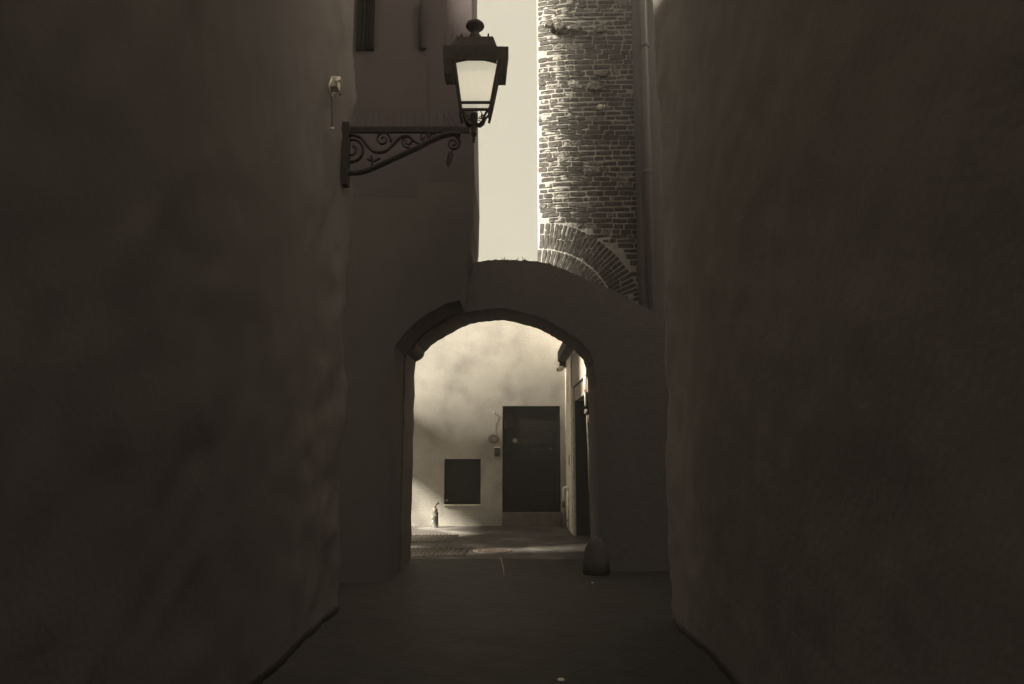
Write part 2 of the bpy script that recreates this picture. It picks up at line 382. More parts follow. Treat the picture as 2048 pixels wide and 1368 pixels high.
# ------------------------------------------------------------------ old brick wall right of the sky slit
YW = 11.12; X0 = XZ(1076, 250, YW)[0]; X1 = XZ(1276, 250, YW)[0]; Z0 = 3.5; Z1 = 9.6
bt = thing('brick_tower', (1.1, YW, 0), 'old brick wall with a relieving arch, right of the bright sky slit', 'building')
CX, CZ = XZ(1075, 652, YW)
R_out, R_mid, R_in = 212*YW/1452, 158*YW/1452, 118*YW/1452
def yo(x):
    # corner rounding added to catch sun: the face bends back towards the slit
    return 0.10*max(0.0, 1-(x-X0)/0.55)**2
def mortar_face():
    m = MB(); nx, nz = 90, 330; vs = []; fs = []
    for j in range(nz+1):
        for i in range(nx+1):
            x = X0+0.012+(X1-X0-0.012)*i/nx; z = Z0+(Z1-Z0)*j/nz
            d = 0.006*noise.fractal(Vector((x*9, z*9, 4)), 0.8, 2.2, 4)+0.003*noise.noise(Vector((x*2, z*2, 9)))
            e = 0.02*noise.fractal(Vector((0, z*4, 2)), 0.9, 2.1, 4) if i == 0 else 0
            vs.append((x+e, YW-d+0.004+yo(x), z))
    W_ = nx+1
    for j in range(nz):
        for i in range(nx): fs.append((j*W_+i, j*W_+i+1, (j+1)*W_+i+1, (j+1)*W_+i))
    m.add(vs, fs)
    return m
mortar_face().build('mortar_bed', 'mortar', bt)
m = MB(); m.box((X0+0.02, YW+0.13, 3.95), (X1, 11.9, Z1)); m.build('core', 'mortar', bt)
def brick_poly(m, c, ang, L, H, prot, tone, jit=0.006):
    """one hand-made brick: uneven rounded outline, chamfered front"""
    ca, sa = math.cos(ang), math.sin(ang); cz = min(H, L)*0.18
    out = [(-L/2+cz, -H/2), (0, -H/2), (L/2-cz, -H/2), (L/2, -H/2+cz), (L/2, H/2-cz), (L/2-cz, H/2), (0, H/2), (-L/2+cz, H/2), (-L/2, H/2-cz), (-L/2, -H/2+cz)]
    out = [(p+random.uniform(-jit, jit), q+random.uniform(-jit, jit)*0.6) for p, q in out]
    vs = []
    for sc, y in ((1.0, YW+0.02), (1.0, YW-prot*0.5), (0.90, YW-prot)):
        for p, q in out:
            p2 = p*(1 if sc == 1 else 1-0.008/(L/2)); q2 = q*(1 if sc == 1 else 1-0.008/(H/2))
            vs.append((c[0]+p2*ca-q2*sa, y+yo(c[0]+p2*ca-q2*sa)+random.uniform(-.001, .001), c[1]+p2*sa+q2*ca))
    n = len(out); fs = []
    for s in range(2):
        for i in range(n): fs.append((s*n+i, s*n+(i+1) % n, (s+1)*n+(i+1) % n, (s+1)*n+i))
    fs.append(tuple(range(2*n, 3*n)))
    m.add(vs, fs, tone)
m = MB(); z = Z0; row = 0
while z < Z1:
    hrow = random.uniform(0.068, 0.092); rubble = noise.noise(Vector((row*0.21, 3.3, 0))) > 0.42 or random.random() < 0.06
    x = X0+random.uniform(-0.02, 0.05) - (0.12 if row % 2 else 0)
    while x < X1-0.02:
        kind = random.random()
        L = random.uniform(0.12, 0.19) if kind < 0.4 else random.uniform(0.21, 0.33)
        if rubble: L = random.uniform(0.09, 0.33)
        xa, xb = max(x, X0+0.004), min(x+L, X1)
        hh = hrow-random.uniform(0.012, 0.028); cxm, czm = (xa+xb)/2, z+hrow/2+0.012*math.sin((xa)*3+row*.7)
        if xb-xa > 0.05 and math.dist((cxm, czm), (CX, CZ)) > R_out+0.045 and random.random() > 0.015:
            if rubble and random.random() < 0.4: hh *= random.uniform(0.6, 1.15)
            tone = random.choice([0.12, 0.16, 0.2, 0.26, 0.32, 0.42])+random.uniform(-.04, .04)
            brick_poly(m, (cxm, czm), random.gauss(0, 0.02 if not rubble else .08), xb-xa-random.uniform(0.010, 0.022), hh, random.uniform(-0.001, 0.004), tone, 0.009 if rubble else 0.005)
        x += L
    z += hrow; row += 1
# two rings of voussoirs
for (ra, rb, da) in ((R_mid+0.012, R_out-0.006, 0.078), (R_in, R_mid-0.012, 0.074)):
    rm = (ra+rb)/2; an = math.pi/2+0.06
    while an > -0.1:
        th = da*random.uniform(0.82, 1.1); a2 = an-th/rb/2
        c = (CX+rm*math.cos(a2), CZ+rm*math.sin(a2))
        if X0 < c[0] < X1:
            if random.random() < 0.5 and ra > R_mid:
                sp = random.uniform(0.4, 0.6); r1 = ra+(rb-ra)*sp
                for (q0, q1) in ((ra, r1-0.006), (r1+0.006, rb)):
                    qm = (q0+q1)/2
                    brick_poly(m, (CX+qm*math.cos(a2), CZ+qm*math.sin(a2)), a2, q1-q0, th-0.024, random.uniform(-.001, .004), random.uniform(0.1, 0.3))
            else:
                brick_poly(m, c, a2+random.gauss(0, .015), rb-ra, th-0.024, random.uniform(-.001, .004), random.uniform(0.08, 0.28))
        an -= th/rb
m.build('brickwork', 'brick', bt)
# embedded field stones
for (u, v, w_, h_) in ((1203, 146, 30, 14), (1202, 56, 32, 20), (1190, 172, 36, 22), (1098, 48, 20, 14), (1118, 52, 24, 18), (1150, 55, 30, 14)):
    m = MB(); x, zz = XZ(u, v, YW-0.03); k = YW/1430; pts = []
    for q in range(12):
        t = 2*math.pi*q/12; rr = random.uniform(0.85, 1.05); pts.append((x+math.cos(t)*w_*k/2*rr, zz+math.sin(t)*h_*k/2*rr))
    vs = [(p, YW+0.01, q) for p, q in pts]+[(p, YW-0.025, q) for p, q in pts]+[(x+(p-x)*.7, YW-0.045, zz+(q-zz)*.7) for p, q in pts]
    fs = [(s*12+i, s*12+(i+1) % 12, (s+1)*12+(i+1) % 12, (s+1)*12+i) for s in range(2) for i in range(12)]+[tuple(range(24, 36))]
    m.add(vs, fs, 0.50); m.build('field_stone', 'brick', bt)
# small white porcelain insulator
x, zz = XZ(1201, 215, YW-0.08)
t_ = thing('insulator', (x, YW-0.03, zz), 'small white porcelain insulator fixed to the old brick wall', 'insulator')
m = MB(); m.tube([(x, YW+0.01, zz), (x, YW-0.07, zz)], [0.012, 0.012], 8); m.build('pin', 'rust_metal', t_)
m = MB(); m.tube([(x-0.045, YW-0.08, zz-.01), (x-0.02, YW-0.08, zz+.005), (x+0.02, YW-0.08, zz+0.012), (x+0.03, YW-.08, zz+.01)], [0.03, 0.042, 0.04, 0.022], 14); m.build('body', 'white', t_, True)
m = MB(); m.tube([(x+0.048, YW-0.08, zz+0.01), (x+0.062, YW-0.08, zz+0.008)], [0.045, 0.04], 14); m.build('cap', 'white', t_, True)

# dark rendered bay and downpipe between the brick wall and the near right corner
YR = 10.75
r_ = thing('rendered_house', (2.4, YR, 0), 'plain dark reddish rendered house corner between brick wall and right alley building', 'building')
m = MB(); m.box((X1*YR/YW+0.005, YR, 0), (4.6, 12.5, 15)); m.build('wall', 'dark_plaster', r_)
m = MB(); xp = XZ(1296, 300, YR-.1)[0]; m.tube([(xp, YR-0.07, 0), (xp, YR-0.07, 12)], 0.055, 14)
for zc in (3.4, 5.6, 7.6): m.lathe([(0.064, 0), (0.066, 0.03), (0.064, 0.06)], (xp, YR-0.07, zc), 14)
tag(m.build('downpipe', 'dark_plaster', None, True, (xp, YR-.07, 0)), 'dark round downpipe on the reddish rendered house', 'downpipe')

# ------------------------------------------------------------------ street lantern on scroll bracket
YL = 7.3
def PL(u, v, dy=0.0):
    x, z = XZ(u, v, YL); return (x, YL+dy, z)
kx = YL/1412
L_ = thing('street_lantern', PL(948, 260), 'black iron street lantern on a scrolled wall bracket over the alley', 'street lantern')
cx0 = PL(949, 200)[0]
D = 0.5
def sq(m, u0, u1, v, u2, u3, v2, inset=None):
    """square-plan frustum: top edge u0..u1 at v, bottom edge u2..u3 at v2"""
    w1 = (u1-u0)*kx/2; w2 = (u3-u2)*kx/2; c1 = PL((u0+u1)/2, v)[0]; c2 = PL((u2+u3)/2, v2)[0]; z1 = XZ(0, v, YL-w1*D)[1]; z2 = XZ(0, v2, YL-w2*D)[1]
    vs = [(c2+sx*w2, YL+sy*w2*D, z2) for sx, sy in ((-1,-1),(1,-1),(1,1),(-1,1))]+[(c1+sx*w1, YL+sy*w1*D, z1) for sx, sy in ((-1,-1),(1,-1),(1,1),(-1,1))]
    m.add(vs, [(0,3,2,1),(4,5,6,7),(0,1,5,4),(1,2,6,5),(2,3,7,6),(3,0,4,7)])
m = MB(); sq(m, 914, 987, 72, 906, 995, 92)
ch = m.build('roof', 'dark_metal', L_); bevel(ch, 0.008)
m = MB(); zt_ = PL(949, 75)[2]; k = kx
m.lathe([(13*k, -14*k), (13*k, -1*k), (12*k, 3*k), (8.5*k, 8*k), (8*k, 10*k), (11*k, 15*k), (17*k, 20*k), (19*k, 24*k), (18*k, 28*k), (14*k, 32*k), (10*k, 35*k), (3*k, 37*k)], (PL(950, 75)[0], YL, zt_), 20)
m.build('finial', 'dark_metal', L_, True)
for u in (924, 977):
    m = MB(); x, y, z = PL(u, 73); m.lathe([(0.012, 0), (0.008, 0.015), (0.011, 0.025), (0.003, 0.035)], (x, YL-0.05, z-.03), 10); m.build('knob', 'dark_metal', L_, True)
# hood: top plate with side wings
m = MB()
A = [PL(885, 90), PL(1017, 93), PL(1011, 148), PL(888, 147)]
hd = 0.12
def HP(u, v):
    x, z = XZ(u, v, YL-hd); return (x, YL, z)
def hood_poly(pts, y0, y1): m.prism([(p[0], p[2]) for p in reversed(pts)], YL+y0, YL+y1)
hood_poly([HP(885, 90), HP(1017, 93), HP(1014, 118), HP(886.3, 118)], -hd, hd)
hood_poly([HP(886.5, 118.5), HP(909, 118.5), HP(913, 147), HP(888, 147)], -hd, hd)
hood_poly([HP(999, 118.5), HP(1014, 118.5), HP(1011, 148), HP(995, 148)], -hd, hd)
m.build('hood', 'dark_metal', L_)
# glazed body: four corner posts, rails, panes; slight taper
D = 0.5; tw, bw_ = 45*k, 31*k; zt2 = XZ(0, 119, YL-tw*D)[1]; zb2 = XZ(0, 205, YL-bw_*D)[1]; cxt = PL(954.5, 119)[0]; cxb = PL(952, 206)[0]; zb3 = XZ(0, 234, YL-27*k*D)[1]; bw3 = 27*k; cx3 = PL(950.5, 230)[0]
for sx, sy in ((-1, -1), (1, -1), (1, 1), (-1, 1)):
    m = MB(); m.tube([(cxt+sx*tw, YL+sy*tw*D, zt2), (cxb+sx*bw_, YL+sy*bw_*D, zb2), (cx3+sx*bw3, YL+sy*bw3*D, zb3)], [0.019, 0.018, 0.014], 6); m.build('corner_post', 'dark_metal', L_)
def ring(z, c, w, r):
    pts = [(c-w, YL-w*D, z), (c+w, YL-w*D, z), (c+w, YL+w*D, z), (c-w, YL+w*D, z)]
    m = MB()
    for i in range(4): m.tube([pts[i], pts[(i+1) % 4]], r, 6)
    return m
rg = ring(zb2, cxb, bw_, 0.017); rg.build('bottom_rail', 'dark_metal', L_)
m = MB(); m.tube([(cxt-tw, YL-tw*D, zt2), (cxt+tw, YL-tw*D, zt2)], 0.014, 6); m.build('top_rail', 'dark_metal', L_)
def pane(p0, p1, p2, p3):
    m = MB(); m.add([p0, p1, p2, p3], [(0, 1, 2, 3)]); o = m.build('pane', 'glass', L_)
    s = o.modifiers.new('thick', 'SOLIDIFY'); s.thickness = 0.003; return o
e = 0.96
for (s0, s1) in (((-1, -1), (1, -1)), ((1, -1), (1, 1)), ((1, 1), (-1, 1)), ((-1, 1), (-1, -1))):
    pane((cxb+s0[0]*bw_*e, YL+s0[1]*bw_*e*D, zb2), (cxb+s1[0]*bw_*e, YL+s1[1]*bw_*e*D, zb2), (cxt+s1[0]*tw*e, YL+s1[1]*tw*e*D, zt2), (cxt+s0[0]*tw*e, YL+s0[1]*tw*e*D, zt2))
# dark arched plate standing in for the hood's shadow on the front pane
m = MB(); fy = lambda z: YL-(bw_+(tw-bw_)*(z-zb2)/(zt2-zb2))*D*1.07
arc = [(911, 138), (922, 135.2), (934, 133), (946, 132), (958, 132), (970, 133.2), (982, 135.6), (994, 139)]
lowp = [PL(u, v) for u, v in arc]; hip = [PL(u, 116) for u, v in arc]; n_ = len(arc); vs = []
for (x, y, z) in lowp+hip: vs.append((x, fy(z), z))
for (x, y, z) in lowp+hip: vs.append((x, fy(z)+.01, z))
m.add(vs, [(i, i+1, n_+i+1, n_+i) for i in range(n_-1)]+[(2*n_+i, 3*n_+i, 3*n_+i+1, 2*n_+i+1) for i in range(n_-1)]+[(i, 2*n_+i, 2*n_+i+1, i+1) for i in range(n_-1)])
m.build('hood_shadow_plate', 'dark_metal', L_)
# lower cradle: four curved arms into a socket, pointed drops
xc = PL(948, 240)[0]; zc = PL(948, 240)[2]
for sx, sy in ((-1, -1), (1, -1), (1, 1), (-1, 1)):
    m = MB(); q = [(1.0, 214), (0.97, 219), (0.84, 222), (0.70, 230), (0.58, 241), (0.38, 248), (0.12, 249)]
    m.tube([(cx3+(xc-cx3)*(1-a_)+sx*bw3*a_*1.05, YL+sy*bw3*D*a_*1.05, PL(0, vv)[2]-bw3*D*a_*0.55) for a_, vv in q], [0.010, 0.012, 0.013, 0.013, 0.014, 0.015, 0.016], 8)
    m.tube([(cx3+sx*bw3*a_, YL+sy*bw3*D*a_, PL(0, vv)[2]) for a_, vv in ((0.3, 236), (0.6, 234), (0.85, 231), (0.98, 229), (1.02, 236))], [0.006, 0.006, 0.007, 0.008, 0.002], 6)
    m.tube([(xc+sx*bw3*a_, YL+sy*bw3*D*a_, PL(0, vv)[2]) for a_, vv in ((0.3, 238), (0.55, 240), (0.62, 232), (0.5, 226))], 0.006, 6)
    m.build('scroll_arm', 'dark_metal', L_, True)
m = MB(); m.lathe([(3*k, -46*k), (1.5*k, -44*k), (3*k, -40*k), (2*k, -37*k), (5*k, -32*k), (6.5*k, -28*k), (4*k, -25*k), (5.5*k, -20*k), (5.5*k, -6*k), (7*k, 0), (8*k, 8*k), (7*k, 13*k), (3*k, 16*k)], (xc, YL, zc), 18)
m.build('socket', 'dark_metal', L_, True)
# bracket
br = MB(); x_l = -1.72; zb_ = PL(0, 260.5)[2]
br.box((x_l, YL-0.022, PL(0, 265.5)[2]), (PL(941, 0)[0], YL+0.022, PL(0, 255.5)[2])); bracket = br.build('bracket_bar', 'dark_metal', L_)
m = MB(); m.box((-1.76, YL-0.06, PL(0, 372)[2]), (-1.655, YL+0.06, PL(0, 248)[2])); m.build('wall_plate', 'dark_metal', L_)
def crom(pts, n=8):
    o = []; Pn = [pts[0]]+list(pts)+[pts[-1]]
    for i in range(1, len(Pn)-2):
        p0, p1, p2, p3 = [Vector(q) for q in Pn[i-1:i+3]]
        for j in range(n):
            t = j/n; o.append(0.5*((2*p1)+(-p0+p2)*t+(2*p0-5*p1+4*p2-p3)*t*t+(-p0+3*p1-3*p2+p3)*t**3))
    o.append(Vector(pts[-1])); return o
def pxcurve(pts, r, flat=1.6, n=8):
    c = crom([(p[0], p[1], 0) for p in pts], n); m.tube([PL(q.x, q.y) for q in c], r, 8, flat=flat)
def spiral(cx_, cy_, r0, turns, start, sgn, r):
    pts = []
    N_ = int(26*turns)
    for i in range(N_+1):
        t = i/N_; a_ = start+sgn*t*turns*2*math.pi; rr = r0*(1-0.82*t); pts.append(PL(cx_+rr*math.cos(a_), cy_+rr*math.sin(a_)))
    m.tube(pts, [r*(1-0.35*i/N_) for i in range(N_+1)], 8, flat=1.6)
m = MB(); pxcurve([(686, 346), (712, 346), (735, 341), (765, 328), (800, 312), (835, 296), (862, 282), (885, 272), (905, 268), (922, 271)], 0.026); m.build('brace', 'dark_metal', L_, True)
m = MB(); spiral(704, 298, 27, 1.6, 2.2, -1, 0.016); pxcurve([(686, 280), (700, 270), (722, 276), (735, 292), (750, 304), (770, 303), (784, 292), (800, 276), (816, 272), (828, 282), (842, 290)], 0.016); m.build('scroll', 'dark_metal', L_, True)
m = MB(); spiral(766, 279, 16, 1.5, 0.3, -1, 0.013); m.build('scroll', 'dark_metal', L_, True)
m = MB(); spiral(816, 283, 13, 1.5, 1.2, 1, 0.012); m.build('scroll', 'dark_metal', L_, True)
for (u, v, r0, s0, sg) in ((847, 273, 9, 0.5, -1), (867, 274, 8, 2.6, 1)):
    m = MB(); spiral(u, v, r0, 1.2, s0, sg, 0.009); pxcurve([(u-6, v+6), (852, 284), (857, 289)], 0.008); m.build('scroll', 'dark_metal', L_, True)
m = MB(); spiral(907, 287, 14, 1.6, -1.2, 1, 0.014); m.build('scroll', 'dark_metal', L_, True)
m = MB(); pxcurve([(905, 301), (901, 310), (898, 322), (896, 334)], [0.028 if 4 < i < 20 else 0.012 for i in range(25)], 0.6); m.build('leaf_drop', 'dark_metal', L_, True)
m = MB(); pxcurve([(735, 318), (748, 322), (760, 316)], 0.013); pxcurve([(742, 312), (745, 324), (742, 334)], 0.012); m.build('leaf', 'dark_metal', L_, True)
# bird spikes
m = MB(); m.box((PL(700, 0)[0], YL-0.012, PL(0, 255.3)[2]), (PL(925, 0)[0], YL+0.012, PL(0, 254)[2]))
for i in range(15):
    u = 716+14.3*i; l = random.gauss(0, 2.0)+(random.choice([-12, -20]) if i > 12 else 0); dy = random.choice([-0.03, 0.03, 0]); 
    m.tube([PL(u, 255), PL(u+l, 222+random.uniform(0, 5), dy)], 0.0024, 5)
for u, l in ((897, -13), (905, -18), (912, -16), (919, 0)): m.tube([PL(u, 255), PL(u+l, 226, 0.02)], 0.0024, 5)
m.build('bird_spikes', 'dark_metal', L_)
m = MB()
for (u, u2, v2) in ((890, 886, 62), (891, 889, 52), (903, 903, 54), (897, 905, 68), (917, 912, 58), (919, 919, 55), (929, 930, 57), (932, 934, 58)):
    m.tube([PL(u, 92, 0.1), PL(u2, v2, 0.1)], 0.0024, 5)
m.build('bird_spikes', 'dark_metal', L_)

# ------------------------------------------------------------------ junction box with cable on the left wall
jy = 7.0; jx = -1.64
def WJ(u, v, off=0.0):
    """point on the left wall (plane X = jx) seen at (u, v)"""
    p = P(u, v, 1.0); s = (jx+off)/p[0]; q = P(u, v, s); return Vector(q)
c = WJ(668, 172)
j = thing('junction_box', c, 'small pale electrical box with curved cables on the left wall beside the bracket', 'junction box')
m = MB(); p = WJ(668, 168); m.box((jx-0.05, p.y-0.055, p.z-0.05), (jx+0.045, p.y+0.075, p.z+0.055)); bevel(m.build('box', 'white', j), 0.01)
m = MB(); m.tube([WJ(663, 158, .03), WJ(658, 170, .04), WJ(659, 184, .04), WJ(664, 192, .03), WJ(668, 184, .05)], 0.008, 8); m.build('cable', 'white', j, True)
m = MB(); m.tube([WJ(671, 162, .06), WJ(678, 157, .05), WJ(682, 165, .04), WJ(682, 180, .02), WJ(680, 190, .0)], [0.012, 0.02, 0.012, 0.01, 0.01], 8); m.build('hood', 'white', j, True)
m = MB(); m.tube([WJ(664, 192, .02), WJ(664, 225, .02), WJ(664, 256, .02)], 0.006, 8); m.build('cable', 'rust_metal', j, True)
m = MB(); m.tube([WJ(661, 256, .03), WJ(667, 256, .03)], 0.009, 8); m.build('clip', 'white', j)

# ------------------------------------------------------------------ courtyard beyond the arch
YC = 15.5
bc = thing('courtyard_house', (0, YC, 0), 'pale mottled plaster house wall seen through the arch', 'building')
dx0, dz1 = XZ(1005, 812, YC); dx1, dz0 = XZ(1122, 1025, YC)
wx0, wz1 = XZ(889, 918, YC); wx1, wz0 = XZ(961, 1009, YC)
ZT = 5.2
m = MB()
for (xa, za, xb, zb) in ((-6, 0, wx0, ZT), (wx0, 0, wx1, wz0), (wx0, wz1, wx1, ZT), (wx1, 0, dx0, ZT), (dx0, dz1, dx1, ZT), (dx1, 0, 3.0, ZT)):
    vs = [(xa, YC, za), (xb, YC, za), (xb, YC, zb), (xa, YC, zb)]; m.add(vs, [(0, 1, 2, 3)])
# reveals
for (xa, xb, za, zb) in ((wx0, wx1, wz0, wz1), (dx0, dx1, 0, dz1)):
    m.add([(xa, YC, za), (xa, YC+.16, za), (xa, YC+.16, zb), (xa, YC, zb)], [(0, 1, 2, 3)])
    m.add([(xb, YC, za), (xb, YC+.16, za), (xb, YC+.16, zb), (xb, YC, zb)], [(0, 3, 2, 1)])
    m.add([(xa, YC, zb), (xb, YC, zb), (xb, YC+.16, zb), (xa, YC+.16, zb)], [(0, 1, 2, 3)])
    m.add([(xa, YC, za), (xb, YC, za), (xb, YC+.16, za), (xa, YC+.16, za)], [(0, 3, 2, 1)])
m.box((-6, YC+.2, 0), (3.0, YC+2.2, ZT-0.02))
m.build('wall', 'back_plaster', bc)
m = MB(); m.box((-6, YC-0.05, ZT), (3.0, YC+2.3, ZT+0.07)); m.build('coping', 'step', bc)
# window hatch
wf = MB(); fr = 0.03
wf.box((wx0+.002, YC+.05, wz0+.002), (wx0+fr, YC+.10, wz1-.002)); wf.box((wx1-fr, YC+.05, wz0+.002), (wx1-.002, YC+.10, wz1-.002)); wf.box((wx0+fr, YC+.05, wz1-fr), (wx1-fr, YC+.10, wz1-.002)); wf.box((wx0+fr, YC+.05, wz0+.002), (wx1-fr, YC+.10, wz0+fr))
wo = wf.build('hatch', 'dark_wood', bc)
m = MB(); m.box((wx0+fr, YC+.075, wz0+fr), (wx1-fr, YC+.11, wz1-fr)); m.build('panel', 'dark_wood', wo).parent = wo
x, z = XZ(892, 1000, YC); m = MB(); m.tube([(x+.02, YC+.05, z), (x+.02, YC-.03, z)], [0.02, 0.028], 10); m.build('knob', 'rust_metal', wo)
m = MB(); m.box((wx0-0.004, YC-0.03, wz0-0.022), (wx1+0.004, YC+.045, wz0+0.001)); m.build('sill', 'pale_plaster', bc)
# door
d = MB(); d.box((dx0+.045, YC+.08, dz0+.002), (dx1-.045, YC+.13, dz1-.05)); dr = d.build('door', 'dark_wood', bc)
m = MB(); 
for (za, zb) in ((dz0+.15, dz0+.85), (dz0+1.0, dz1-.2)):
    for (xa, xb) in ((dx0+.13, (dx0+dx1)/2-.06), ((dx0+dx1)/2+.06, dx1-.13)): m.box((xa, YC+.077, za), (xb, YC+.081, zb))
bevel(m.build('panel', 'dark_wood', dr), 0.012)
x, z = XZ(1030, 881, YC); m = MB(); m.tube([(x, YC+.08, z), (x, YC+.05, z)], [0.05, 0.05], 18); m.build('knocker', 'rust_metal', dr, False)
x, z = XZ(1101, 897, YC); m = MB(); m.tube([(x, YC+.08, z), (x, YC+.04, z)], [0.012, 0.022], 12); m.build('knob', 'rust_metal', dr)
m = MB(); m.box((dx0+.002, YC+.03, dz0), (dx0+.045, YC+.12, dz1-.002)); m.box((dx1-.045, YC+.03, dz0), (dx1-.002, YC+.12, dz1-.002)); m.box((dx0+.045, YC+.03, dz1-.05), (dx1-.045, YC+.12, dz1-.002)); m.build('door_frame', 'dark_wood', bc)
m = MB(); m.box((dx0-.005, YC-.06, 0.0), (dx1+.03, YC+.14, dz0)); bevel(m.build('doorstep', 'step', bc), 0.012)
# hanging wire with coil, letter box
x, z = XZ(987, 824, YC); zc2 = XZ(0, 872, YC)[1]
w_ = thing('hanging_cable', (x, YC-.02, zc2), 'thin cable hanging from a nail with a dark coil left of the door', 'cable')
m = MB(); m.tube([(x, YC+.01, z), (x, YC-.04, z)], 0.012, 8); m.build('nail', 'white', w_)
m = MB(); m.tube([(x, YC-.03, z), (x+.004, YC-.012, (z+zc2)/2), (x-.004, YC-.02, zc2)], 0.004, 6); m.build('wire', 'scratch', w_)
m = MB()
for q in range(4):
    rr = 0.10-0.014*q; pts = []
    for i in range(25):
        t = 2*math.pi*i/24; pts.append((x+rr*math.cos(t)+.01*q, YC-.03-.008*q, zc2-0.06+rr*math.sin(t)*.85))
    m.tube(pts, 0.009, 6)
m.tube([(x-.01, YC-.06, zc2+.03), (x+.05, YC-.07, zc2-.02)], 0.014, 8)
m.build('coil', 'rust_metal', w_, True)
bx0, bz1 = XZ(989, 894, YC); bx1, bz0 = XZ(1000, 913, YC)
l_ = thing('letter_box', ((bx0+bx1)/2, YC-.06, bz0), 'small dark letter box on the plaster wall left of the door', 'letter box')
m = MB(); m.box((bx0, YC-.09, bz0), (bx1, YC+.005, bz1-.012)); m.build('body', 'dark_metal', l_)
m = MB(); m.box((bx0-.006, YC-.10, bz1-.0115), (bx1+.006, YC+.004, bz1+.004)); m.build('lid', 'peel', l_)
# standpipe
sx_, sz_ = XZ(870, 1050, 15.2)[0], 0.0
s_ = thing('standpipe', (sx_, 15.2, 0), 'short stubby water standpipe with bent spout at the foot of the pale wall', 'standpipe')
kk = 15.2/1535
m = MB(); m.lathe([(0.085, 0), (0.068, 0.01), (0.064, 0.18), (0.068, 0.20), (0.06, 0.22), (0.066, 0.29), (0.05, 0.30)], (sx_, 15.2, 0), 18); m.build('body', 'stub', s_, True)
m = MB(); m.lathe([(0.044, 0.30), (0.05, 0.31), (0.05, 0.365), (0.03, 0.38)], (sx_, 15.2, 0), 18); m.build('collar', 'rust_metal', s_, True)
m = MB(); m.tube([(sx_, 15.2, .38), (sx_, 15.2, .42), (sx_+.02, 15.2, .455), (sx_+.07, 15.2, .48)], [0.018, 0.018, 0.02, 0.022], 10); m.build('spout', 'rust_metal', s_, True)

# right side of the courtyard: shop front seen edge-on
XR = 1.10
rs = thing('side_house', (XR+.5, 13.3, 0), 'pale plaster side house with dark doorway right of the courtyard', 'building')
XF = XR+0.02
m = MB(); m.box((XR, 14.05, 0), (XR+1.6, YC-.002, 5.0)); m.build('wall', 'pale_plaster', rs)
m = MB(); m.box((XR+.062, 13.865, 0), (XR+.349, 13.95, 2.674)); m.build('reveal', 'dark_wood', rs)
m = MB(); m.box((XR+0.012, 13.86, 0), (XR+.06, 14.0, 2.675)); m.build('door_frame', 'pale_plaster', rs)
m = MB(); m.box((XR+.03, 11.35, 2.68), (XR+1.6, 14.04, 3.28)); m.build('fascia', 'grey_wood', rs)
m = MB(); m.box((XR+.06, 11.35, 2.42), (XR+1.6, 13.85, 2.675)); m.build('lintel', 'grey_wood', rs)
m = MB(); m.box((XR+.03, 11.3, 3.285), (XR+1.6, 14.045, 5.0)); m.build('upper_wall', 'pale_plaster', rs)
m = MB(); m.box((XR+.35, 11.55, 0.0), (XR+.41, 13.85, 2.415)); m.build('door', 'dark_wood', rs)
m = MB(); m.box((XR+.06, 11.15, 0), (XR+1.2, 11.34, 3.28)); m.build('pier', 'arch', rs)
bm_ = thing('canopy_beam', (XR-.1, 13.5, 3.2), 'dark square timber canopy beam jutting along the side house', 'beam')
m = MB(); m.box((XR-.17, 11.6, 3.30), (XR-.003, 15.2, 3.50)); m.build('beam', 'dark_wood', bm_)
m = MB(); m.box((XR-.13, 15.2, 3.2), (XR-.003, 15.32, 3.42)); m.build('end_block', 'dark_wood', bm_)
x, z = XZ(1120, 738, 15.0)
lc = thing('security_camera', (x, 15.0, z), 'small white security camera below the canopy beam', 'security camera')
m = MB(); m.tube([(x-.05, 15.0-.03, z-.02), (x+.05, 15.0+.02, z+.02)], [0.045, 0.05], 14); m.build('housing', 'white', lc, False)
m = MB(); m.tube([(x+.03, 15.0, z+.01), (XR+.01, 15.0, z+.03)], 0.012, 8); m.build('arm', 'white', lc)
m = MB(); m.tube([(x-.056, 15.0-.033, z-.022), (x-.05, 15-.03, z-.02)], 0.024, 12); m.build('lens', 'dark_metal', lc)
# narrow upright plate with worn, unreadable marks down the pilaster
m = MB()
for i, v in enumerate(range(776, 806, 4)):
    x, z = XR-.004, XZ(0, v, 14.75)[1]
    m.box((XR-.006, 14.70+0.02*(i % 3), z-.012), (XR-.0005, 14.78+0.02*((i+1) % 3), z+.010))
m.build('lettering', 'dark_metal', rs)
m = MB(); z = XZ(0, 920, 14.6)[1]; m.prism([(0, 0), (0.006, 0), (0.006, 0.2), (0, 0.2)], 14.5, 14.62); 
for i in range(len(m.v)): m.v[i] = (m.v[i][0]+XR-.007, m.v[i][1], m.v[i][2]+z-.1)
m.build('bell_plate', 'dark_metal', rs)
# short elbow pipe at the corner
e_ = thing('elbow_pipe', (XR-.06, 15.0, 0), 'short elbow pipe with round foot beside the dark door', 'pipe')
ez = XZ(0, 974, 15.0)[1]
m = MB(); m.tube([(XR+.01, 14.9, ez), (XR-.03, 14.95, ez), (XR-.085, 15.0, ez-.02), (XR-.09, 15.0, ez-.28)], [0.03, 0.03, 0.024, 0.018], 10); m.build('elbow', 'peel', e_, True)
m = MB(); m.lathe([(0.035, -.10), (0.04, -.05), (0.03, 0), (0.02, 0.03)], (XR-.095, 15.0, ez-.30), 14); m.build('foot', 'rust_metal', e_, True)
m = MB(); m.tube([(XR-.02, 14.8, ez-.02), (XR-.02, 14.8, 0.0)], 0.022, 10); m.tube([(XR-.03, 14.6, ez-.03), (XR-.03, 14.6, .35)], 0.015, 10); m.build('riser', 'peel', e_, True)
